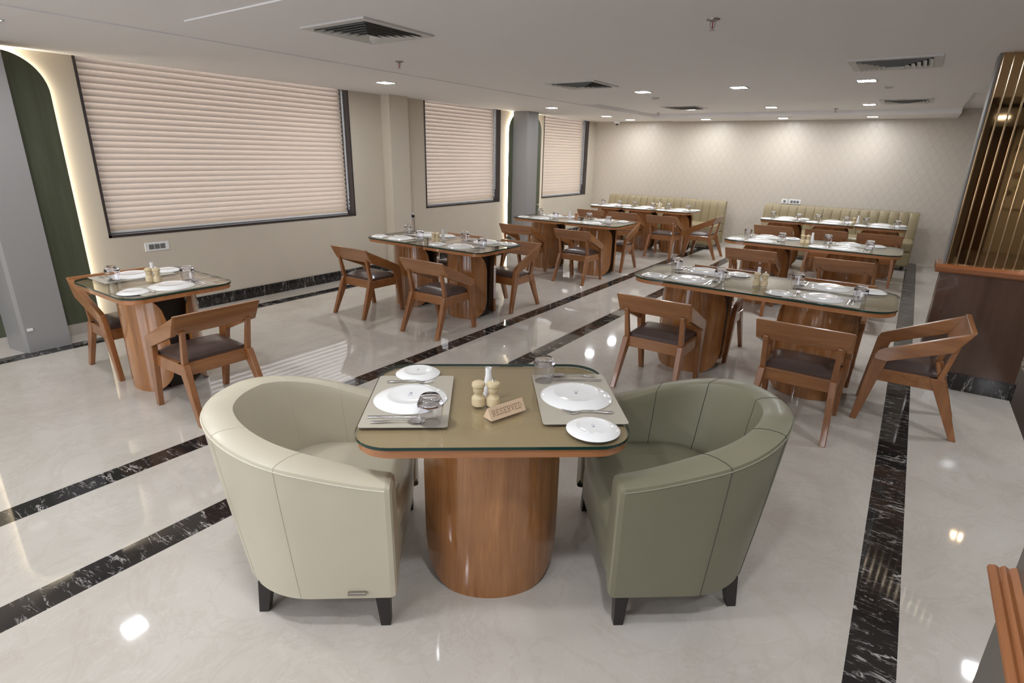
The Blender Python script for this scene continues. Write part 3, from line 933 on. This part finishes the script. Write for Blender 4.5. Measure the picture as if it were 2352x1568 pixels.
# ------------------------------------------------------------------ tub armchairs
def tub(loc, rz, label, lea, seam, pip, name_tag):
    """local frame: opens towards +x, front at x=0"""
    t = thing('armchair', label, 'armchair', loc, rz, 'leather tub armchairs')
    def outline(s, w, xs, dep):
        """s in [-1,1] along the U, returns point; straight part xs long, then half ellipse dep deep"""
        Lc = PI/2*math.sqrt((w*w+dep*dep)/2); tot = xs+Lc; d = (1-abs(s))*tot
        if d < xs: x, y = -d, w
        else:
            a = (d-xs)/Lc*PI/2
            x, y = -xs-dep*math.sin(a), w*math.cos(a)
        return x, (y if s > 0 else -y)
    def rim(s):
        k = 1-abs(s); k = min(1, k/0.80); k = 0.5*k + 0.5*k*k*(3-2*k)
        return 0.598 + 0.160*k
    n = 72
    rows = []
    sections = []
    for i in range(n+1):
        s = -1+2*i/n
        zt = rim(s)
        k = 1-abs(s)
        bx, by = outline(s, 0.366, 0.28, 0.330)
        tx, ty = outline(s, 0.376, 0.30, 0.412)
        ix, iy = outline(s, 0.268, 0.30, 0.300)
        jx, jy = outline(s, 0.258, 0.30, 0.250)
        def mixp(z):   # outer wall, slightly convex
            q = (z-0.13)/(zt-0.13); q2 = q + 0.16*q*(1-q)
            return (bx+(tx-bx)*q2, by+(ty-by)*q2, z)
        sec = [(bx*0.985, by*0.96, 0.122)]
        for z in (0.128, 0.145, 0.22, 0.32, 0.42, 0.50):
            sec.append(mixp(z))
        for z in (zt-0.045, zt-0.022): sec.append(mixp(z))
        # rounded top
        o_ = mixp(zt-0.022)
        for a in (0.12, 0.3, 0.5, 0.7, 0.88):
            q = 0.5-0.5*math.cos(a*PI)
            zz = zt-0.022 + 0.022*math.sin(a*PI)**0.6
            sec.append((o_[0]+(ix-o_[0])*q, o_[1]+(iy-o_[1])*q, zz))
        for q, z in ((0.0, zt-0.026), (0.06, zt-0.055), (0.22, zt-0.10)):
            sec.append((ix+(jx-ix)*(0.0+q), iy+(jy-iy)*(q), z))
        sec.append((ix+(jx-ix)*0.7, iy+(jy-iy)*0.7, 0.46)); sec.append((jx, jy, 0.40)); sec.append((jx, jy, 0.20))
        sections.append(sec)
    mb = MB().grid(sections)
    # round the two front ends a little before capping
    for sgn, i in ((1, 0), (-1, n)):
        base = sections[i]
        cx_ = sum(q[1] for q in base)/len(base)
        s1 = [(0.016, q[1]+(cx_-q[1])*0.07, q[2]+((0.36-q[2])*0.025)) for q in base]
        s2 = [(0.022, q[1]+(cx_-q[1])*0.25, q[2]+((0.36-q[2])*0.09)) for q in base]
        mb.grid([base, s1, s2]); mb.add(s2, [list(range(len(s2)))], 0, True)
    mb.build('shell', lea, t)
    # seams down the outside and over the rim
    for s in (-0.62, -0.33, 0.0, 0.33, 0.62):
        i = int(round((s+1)/2*n)); sec = sections[i]
        pts = [Vector(q) for q in sec[1:20]]
        ce = Vector((-0.36, 0, 0.4))
        MB().tube([q for q in pts], 0.0016, 5).build('seam', seam, t)
    mb = MB().tube([Vector(sections[i][8])+Vector((0, 0, 0.0)) for i in range(0, n+1)], 0.0026, 6)
    mb.build('piping', pip, t)
    # seat cushion
    rows = []; m = 40
    def ring(off, z, fx):
        r = []
        for i in range(m+1):
            s = -1+2*i/m
            x, y = outline(s, 0.266-off, 0.30, 0.254-off)
            r.append((x if abs(s) < 0.999 else x, y, z))
        # bulging front
        for i in range(1, 12):
            a = i/12; r.append((fx*math.sin(a*PI)**0.5, (0.266-off)*(1-2*a), z))
        return r
    R_ = [ring(0.004, 0.30, 0.020), ring(0.0, 0.33, 0.034), ring(0.0, 0.385, 0.040), ring(0.010, 0.412, 0.034), ring(0.035, 0.430, 0.012), ring(0.09, 0.438, -0.03), ring(0.16, 0.442, -0.09)]
    R_ = [[(x - (0.0 if k < 4 else 0), y, z) for x, y, z in r] + [r[0]] for k, r in enumerate(R_)]
    mb = MB().grid(R_); mb.add(R_[-1][:-1], [list(range(len(R_[-1])-1))], 0, True)
    mb.build('seat_cushion', lea, t)
    # front apron below the cushion
    rr = []
    for z, x in ((0.122, -0.004), (0.135, 0.008), (0.22, 0.014), (0.285, 0.012), (0.30, 0.002)):
        rr.append([(x, -0.25+0.5*k/8, z) for k in range(9)])
    mb = MB().grid(rr); mb.box((-0.42, -0.22, 0.124), (0.0, 0.22, 0.30)); mb.build('apron', lea, t)
    for (x, y) in ((-0.035, 0.338), (-0.035, -0.338), (-0.475, 0.262), (-0.475, -0.262)):
        sx = 0.01 if x > -0.3 else -0.015
        MB().strut((x+sx, y*1.03, 0), (x, y*0.97, 0.135), (0.036, 0.036), (0.052, 0.052)).build('leg', 'leg_black', t, 0.002)
    if name_tag:
        # small metal maker's tag on the side seen by the camera
        g = MB().box((-0.150, -0.3755, 0.150), (-0.085, -0.366, 0.162))
        q = g.build('maker_tag', 'sprinkler_metal', t, 0.001)
        q.location = (0, -0.0035, 0)
    return t
c38, s38 = math.cos(E1), math.sin(E1)
def ew(e1, e2): return (e1*c38 - e2*s38, e1*s38 + e2*c38, 0)
tub(ew(-0.320, 1.985), E1, 'cream leather tub armchair left of the reserved table', 'cream_leather', 'seam_cream', 'piping_cream', True)
tub(ew(0.487, 1.960), E1+PI, 'olive green leather tub armchair right of the reserved table', 'green_leather', 'seam_green', 'piping_green', False)

# ------------------------------------------------------------------ banquettes
def bench(x0, x1, label):
    y0, y1 = 10.86, 11.60
    t = thing('banquette', label, 'bench', ((x0+x1)/2, y0, 0), 0, 'olive channelled banquettes')
    h = (x1-x0)/2; n = max(2, round((x1-x0)/0.145)); ch = 2*h/n
    MB().box((-h, 0.0, 0.07), (h, 0.60, 0.30)).build('bench_base', 'bench_leather', t, 0.03, seg=3)
    MB().box((-h, -0.01, 0.29), (h, 0.62, 0.46)).build('bench_seat', 'bench_leather', t, 0.045, seg=4)
    # channelled back, top rolled
    prof = [(0.52, 0.46), (0.53, 0.60), (0.56, 0.75), (0.585, 0.84), (0.61, 0.868), (0.66, 0.875), (0.70, 0.865), (0.72, 0.83), (0.72, 0.07), (0.60, 0.07)]
    rows = []
    sub = 8
    for i in range(n*sub+1):
        x = -h + 2*h*i/(n*sub); ph = (i % sub)/sub
        bul = 0.013*math.sin(PI*ph)**0.5 if i % sub else 0.0
        row = []
        for k, (y, z) in enumerate(prof):
            w_ = 1.0 if k < 5 else (0.4 if k == 5 else 0)
            row.append((x, y - bul*w_ + 0.012*w_, z + (bul*0.35 if k in (4, 5) else 0)))
        rows.append(row)
    rows = [r + [(r[0][0], 0.60, 0.46)] for r in rows]
    mb = MB().grid(rows)
    mb.add(rows[0], [list(range(len(rows[0])))]); mb.add(rows[-1], [list(range(len(rows[-1])))])
    mb.build('bench_back', 'bench_leather', t)
    sm_ = MB()
    for i in range(1, n):
        x = -h + ch*i
        sm_.tube([(x, y+0.010 if k < 5 else y+0.004, z) for k, (y, z) in enumerate(prof[:6])], 0.0022, 5)
    sm_.build('channel_seams', 'seam_green', t)
    for x in (-h+0.08, h-0.08):
        for y in (0.06, 0.64):
            MB().lathe([(0, 0), (0.022, 0), (0.026, 0.07), (0, 0.07)], 12, (x, y, 0)).build('leg', 'leg_black', t)
bench(-5.42, -2.95, 'olive leather banquette with vertical channels, left one by the far wall')
bench(-2.24, 0.155, 'olive leather banquette with vertical channels, right one below the switch plates')

# ------------------------------------------------------------------ tableware (plates and tumblers stand upside down)
def plate_kind(R, h, nm, cat):
    def mk(label):
        t = thing(nm, label, cat)
        prof = [(R-0.002, 0.0), (R, 0.0022), (R-0.004, 0.0046), (R*0.93, h*0.40), (R*0.84, h*0.66), (R*0.74, h*0.86), (R*0.66, h*0.97), (R*0.63, h), (R*0.615, h), (R*0.60, h*0.965), (R*0.3, h*0.96), (0.0, h*0.96)]
        MB().lathe(prof, 48).build('plate_body', 'porcelain', t)
        z = h*0.96+0.0003
        g = MB()
        k = R/0.14
        g.lathe([(0.0065*k, z), (0.0085*k, z)], 20, (0.008*k, 0, 0), smooth=False)
        g.add([(-0.016*k, -0.006*k, z), (-0.006*k, -0.005*k, z), (-0.004*k, 0.002*k, z), (-0.009*k, 0.008*k, z), (-0.018*k, 0.004*k, z)], [(0, 1, 2, 3, 4)])
        g.build('backstamp', 'backstamp', t, fix=False)
        return t
    return Kind(mk)
dinner = plate_kind(0.140, 0.020, 'dinner_plate', 'plate')
side = plate_kind(0.094, 0.016, 'side_plate', 'plate')
def mk_glass(label):
    # mouth down: outer wall up, heavy base on top, then the hollow
    o_ = [(0.0345, 0.0), (0.0365, 0.001), (0.0405, 0.025), (0.0455, 0.066), (0.0462, 0.074), (0.0445, 0.081), (0.0345, 0.103), (0.0315, 0.106), (0.012, 0.1035), (0.0, 0.103)]
    i_ = [(0.0, 0.087), (0.024, 0.086), (0.036, 0.080), (0.0432, 0.073), (0.0428, 0.066), (0.0382, 0.025), (0.0345, 0.0015), (0.0345, 0.0)]
    o = MB().lathe(o_+i_, 32).build('tumbler', 'tumbler_glass')
    return tag(o, label, 'glass')
tumbler = Kind(mk_glass)
def mk_mat(label):
    o = MB().prism(rounded_rect(0.235, 0.155, 0.012, 3), 'z', 0, 0.002).build('placemat', 'placemat')
    return tag(o, label, 'placemat')
matk = Kind(mk_mat)
def strip(pts, mb):
    """pts: (y, half width, z); a thin curved metal strip along y"""
    rows = [[(-w, y, z), (-w*0.5, y, z-0.0012), (w*0.5, y, z-0.0012), (w, y, z)] for y, w, z in pts]
    rows2 = [[(x, y, z+0.0016) for x, y, z in r] for r in rows]
    mb.grid(rows); mb.grid(rows2)
    n = len(rows)
    mb.grid([[r[0] for r in rows], [r[0] for r in rows2]]); mb.grid([[r[3] for r in rows], [r[3] for r in rows2]])
    for r, q in ((rows[0], rows2[0]), (rows[-1], rows2[-1])): mb.grid([r, q])
HAND = [(-0.095, 0.004, 0.0035), (-0.092, 0.0085, 0.0035), (-0.06, 0.0085, 0.005), (-0.02, 0.0045, 0.010), (0.015, 0.0028, 0.011), (0.035, 0.003, 0.008)]
def mk_fork(label):
    mb = MB(); strip(HAND + [(0.042, 0.009, 0.004), (0.052, 0.0115, 0.002), (0.062, 0.0115, 0.003)], mb)
    for k in range(4):
        x = -0.0094+0.00627*k
        mb.tube([(x, 0.060, 0.0035), (x, 0.080, 0.008), (x, 0.098, 0.014)], [0.0019, 0.0017, 0.0008], 5)
    return tag(mb.build('fork', 'steel'), label, 'fork')
def mk_spoon(label):
    mb = MB(); strip(HAND, mb)
    rows = []
    for i in range(11):
        u = i/10; y = 0.034+0.064*u; w = 0.019*math.sqrt(max(0.0, 1-(2*u-0.95)**2*0.98)) if u > 0.02 else 0.003
        row = []
        for k in range(9):
            q = -1+2*k/8
            row.append((w*q, y, 0.0085 - 0.007*(1-q*q)*math.sin(PI*min(1, u*1.02))**0.6))
        rows.append(row)
    mb.grid(rows); mb.grid([[(x, y, z+0.0014) for x, y, z in r] for r in rows])
    return tag(mb.build('spoon', 'steel'), label, 'spoon')
def mk_knife(label):
    mb = MB(); strip([(-0.105, 0.005, 0.002), (-0.102, 0.009, 0.002), (-0.06, 0.0085, 0.002), (0.0, 0.006, 0.002), (0.01, 0.007, 0.002), (0.03, 0.0095, 0.002), (0.08, 0.0085, 0.002), (0.098, 0.004, 0.002), (0.104, 0.001, 0.002)], mb)
    return tag(mb.build('knife', 'steel'), label, 'knife')
fork, spoon, knife = Kind(mk_fork), Kind(mk_spoon), Kind(mk_knife)

ZM = ZTOP+0.0024
def setting(px, py, rz, where, tname, so=(-0.265, -0.03), go=(0.205, 0.10), scale_note=None, cut=(-0.160, 0.160, 0.200), small=False):
    """rz: diner looks along local +y; plate centre at px,py"""
    c, s = math.cos(rz), math.sin(rz)
    def W(lx, ly): return (px + lx*c - ly*s, py + lx*s + ly*c)
    j = random.uniform
    at = '%s, %s' % (where, tname)
    matk.put((*W(0, 0.0), ZTOP+0.0001), rz, 'grey-beige placemat at ' + at, 'placemats')
    dinner.put((*W(0, 0), ZM), rz+j(-.2, .2), 'inverted white dinner plate at ' + at, 'inverted dinner plates')
    side.put((*W(*so), ZM), rz+j(-.2, .2), 'inverted white side plate at ' + at, 'inverted side plates')
    tumbler.put((*W(*go), ZM), j(0, 6), 'upturned clear tumbler at ' + at, 'upturned tumblers')
    fork.put((*W(cut[0], -0.02), ZM), rz+j(-.05, .05), 'steel fork at ' + at, 'forks')
    knife.put((*W(cut[1], -0.03), ZM), rz+j(-.04, .04), 'steel knife at ' + at, 'knives')
    spoon.put((*W(cut[2], -0.02), ZM), rz+j(-.04, .04), 'steel spoon at ' + at, 'spoons')

# near table: diners look along the table's long side
def W2(e1, e2): return ew(e1, e2)[:2]
setting(*W2(-0.271, 1.976), E1-PI/2, 'cream armchair', 'reserved table', (-0.262, 0.0), (0.203, 0.095), cut=(-0.158, 0.158, 0.203))
setting(*W2(0.375, 1.995), E1+PI/2, 'green armchair', 'reserved table', (-0.278, -0.015), (0.160, 0.112), cut=(-0.150, 0.165, 0.205))
setting(-4.57, 1.70, -PI/2, 'window-side seat', 'table below widest blind', (-0.235, 0.0), (0.165, 0.11), cut=(-0.150, 0.150, 0.172))
setting(-4.01, 1.71, PI/2, 'armchair-side seat', 'table below widest blind', (-0.235, 0.0), (0.165, 0.11), cut=(-0.150, 0.150, 0.172))
def rows4(c, name, xs, yf, yb, so=(-0.27, -0.05), go=(0.215, 0.085), bnames=None):
    names = {2: ('left', 'right'), 3: ('left', 'middle', 'right')}[len(xs)]
    for x, nm in zip(xs, names):
        cut = (-0.165, 0.158, 0.185)
        setting(c[0]+x, c[1]-yf, 0.0, 'front %s seat' % nm, name, so, go, cut=cut)
    for x, nm in zip(xs, names):
        setting(c[0]+x, c[1]+yb, PI, 'back %s seat' % nm, name, so, go, cut=(-0.165, 0.158, 0.185))
rows4(T2c, 'table nearest wall plug', (-0.43, 0.43), 0.215, 0.205)
rows4(T3c, 'table nearest narrow green arch', (-0.44, 0.42), 0.21, 0.205)
rows4(T5c, 'table behind green armchair', (-0.475, 0.465), 0.20, 0.205)
rows4(T6c, 'middle table of right row', (-0.50, 0.38), 0.20, 0.20)
rows4(T4c, 'table at left banquette', (-0.665, 0.0, 0.665), 0.175, 0.175, (-0.243, -0.03), (0.20, 0.12))
rows4(T7c, 'table at right banquette', (-0.665, 0.0, 0.655), 0.175, 0.175, (-0.243, -0.03), (0.20, 0.12))

# condiment set
MILL = [(a*1.22, b*1.06) for a, b in [(0.0, 0.0), (0.0195, 0.0), (0.0215, 0.002), (0.0215, 0.029), (0.0205, 0.031), (0.0135, 0.040), (0.0130, 0.046), (0.0165, 0.052), (0.0170, 0.066), (0.0160, 0.069), (0.0205, 0.073), (0.0215, 0.079), (0.0195, 0.086), (0.012, 0.091), (0.0, 0.092)]]
def mill_kind(mat, knob):
    def mk(label):
        t = thing('pepper_mill' if knob else 'salt_mill', label, 'mill')
        MB().lathe(MILL[:10], 28).build('mill_body', mat, t)
        MB().lathe(MILL[9:], 28).build('mill_cap', mat, t)
        if knob: MB().lathe([(0, 0.095), (0.005, 0.097), (0.004, 0.101), (0.0062, 0.104), (0.0055, 0.108), (0, 0.110)], 16).build('knob', 'steel', t)
        return t
    return Kind(mk)
salt, pepper = mill_kind('mill_wood', False), mill_kind('mill_wood', True)
bmill = mill_kind('mill_brown', False)
def mk_vase(label):
    prof = [(0.0, 0.0), (0.020, 0.0), (0.0235, 0.006), (0.024, 0.020), (0.019, 0.055), (0.0125, 0.090), (0.0115, 0.108), (0.0125, 0.122), (0.0125, 0.124), (0.0095, 0.124), (0.0095, 0.100), (0.0, 0.095)]
    return tag(MB().lathe(prof, 28).build('bud_vase', 'vase_white'), label, 'vase')
vase = Kind(mk_vase)
def cond(m1, m2, v, tname, kind1=None, kind2=None):
    (kind1 or salt).put((*m1, ZTOP+0.0004), 0.3, 'pale wooden salt mill on the ' + tname, 'wooden mills')
    if m2: (kind2 or pepper).put((*m2, ZTOP+0.0004), 0.8, 'pale wooden pepper mill with steel knob on the ' + tname, 'wooden mills')
    vase.put((*v, ZTOP+0.0004), 0, 'slim white bud vase on the ' + tname, 'white bud vases')
cond((-1.193, 1.512), (-1.149, 1.545), (-1.206, 1.590), 'reserved table')
cond((-4.275, 1.690), (-4.232, 1.722), (-4.315, 1.735), 'table below the widest blind')
cond((-4.10, 4.42), (-4.045, 4.42), (-4.055, 4.515), 'table nearest the wall plug')
bmill.put((-4.045, 7.46, ZTOP+0.0004), 0, 'reddish wooden mill on the table nearest the narrow green arch', 'wooden mills')
vase.put((-4.14, 7.43, ZTOP+0.0004), 0, 'slim white bud vase on the table nearest the narrow green arch', 'white bud vases')
cond((-0.845, 4.475), (-0.790, 4.480), (-0.855, 4.560), 'table behind the green armchair')
cond((-0.945, 7.23), (-0.893, 7.24), (-0.855, 7.28), 'middle table of the right row')
cond((-0.965+0.30, 10.14), None, (-0.62, 10.20), 'table at the right banquette')
cond((-4.11+0.26, 10.20), (-4.11+0.335, 10.20), (-3.83, 10.26), 'table at the left banquette')

# reserved sign: triangular block with burnt letters
t = thing('reserved_sign', 'triangular wooden block lettered RESERVED on the foreground table', 'table sign', (-1.070, 1.513, ZTOP+0.0004), math.radians(74))
Ls, hb, hh = 0.080, 0.025, 0.044
MB().prism([(-hb, 0), (hb, 0), (0, hh)], 'x', -Ls, Ls).build('sign_block', 'sign_wood', t, 0.0006)
GL = {   # strokes on a 4 x 6 grid; slab serifs written out
 'R': [[(0,0),(1.6,0)],[(0,6),(2.6,6),(3.5,5.4),(3.6,4.4),(3.0,3.4),(2.2,3.1),(0.8,3.1)],[(0.8,0),(0.8,6)],[(2.0,3.1),(3.2,0.2),(4.0,0.0)]],
 'E': [[(0,0),(3.8,0),(3.8,1.3)],[(0,6),(3.7,6),(3.7,4.8)],[(0.8,0),(0.8,6)],[(0.8,3.1),(2.4,3.1)],[(2.4,2.5),(2.4,3.7)]],
 'S': [[(0.2,0.0),(0.2,1.6)],[(0.2,1.0),(1.0,0.1),(2.4,0.0),(3.4,0.6),(3.6,1.7),(2.8,2.8),(1.2,3.3),(0.4,4.2),(0.6,5.3),(1.6,6),(2.8,5.9),(3.4,5.2)],[(3.4,4.4),(3.4,6)]],
 'V': [[(-0.2,6),(1.4,6)],[(2.6,6),(4.2,6)],[(0.5,6),(2.0,0.0),(3.5,6)]],
 'D': [[(0,0),(2.2,0),(3.3,0.8),(3.8,2.2),(3.8,3.8),(3.3,5.2),(2.2,6),(0,6)],[(0.8,0),(0.8,6)]]}
sl = math.atan2(hh, hb)     # slope of the face turned to the diner at -y
fl = math.hypot(hb, hh)
def onface(u, v):
    # u along the block, v up the sloping front face, nudged out 0.2 mm
    y = -hb + v*math.cos(sl); z = v*math.sin(sl)
    return Vector((u, y - 0.00025*math.sin(sl), z + 0.00025*math.cos(sl)))
lt = MB()
word = 'RESERVED'; cw = 0.0170; sc = 0.0034; u0 = -cw*len(word)/2 + 0.0015
for k, chh in enumerate(word):
    for st in GL[chh]:
        for (a, b) in zip(st[:-1], st[1:]):
            A = Vector((u0+k*cw+a[0]*sc, 0.0150+a[1]*sc)); B = Vector((u0+k*cw+b[0]*sc, 0.0150+b[1]*sc))
            d = (B-A).normalized(); nn = Vector((-d.y, d.x))*0.0013; A2 = A-d*0.0004; B2 = B+d*0.0004
            Q = [A2-nn, B2-nn, B2+nn, A2+nn]
            lt.add([onface(q.x, q.y) for q in Q], [(0, 1, 2, 3)])
lt.build('lettering', 'sign_letter', t)
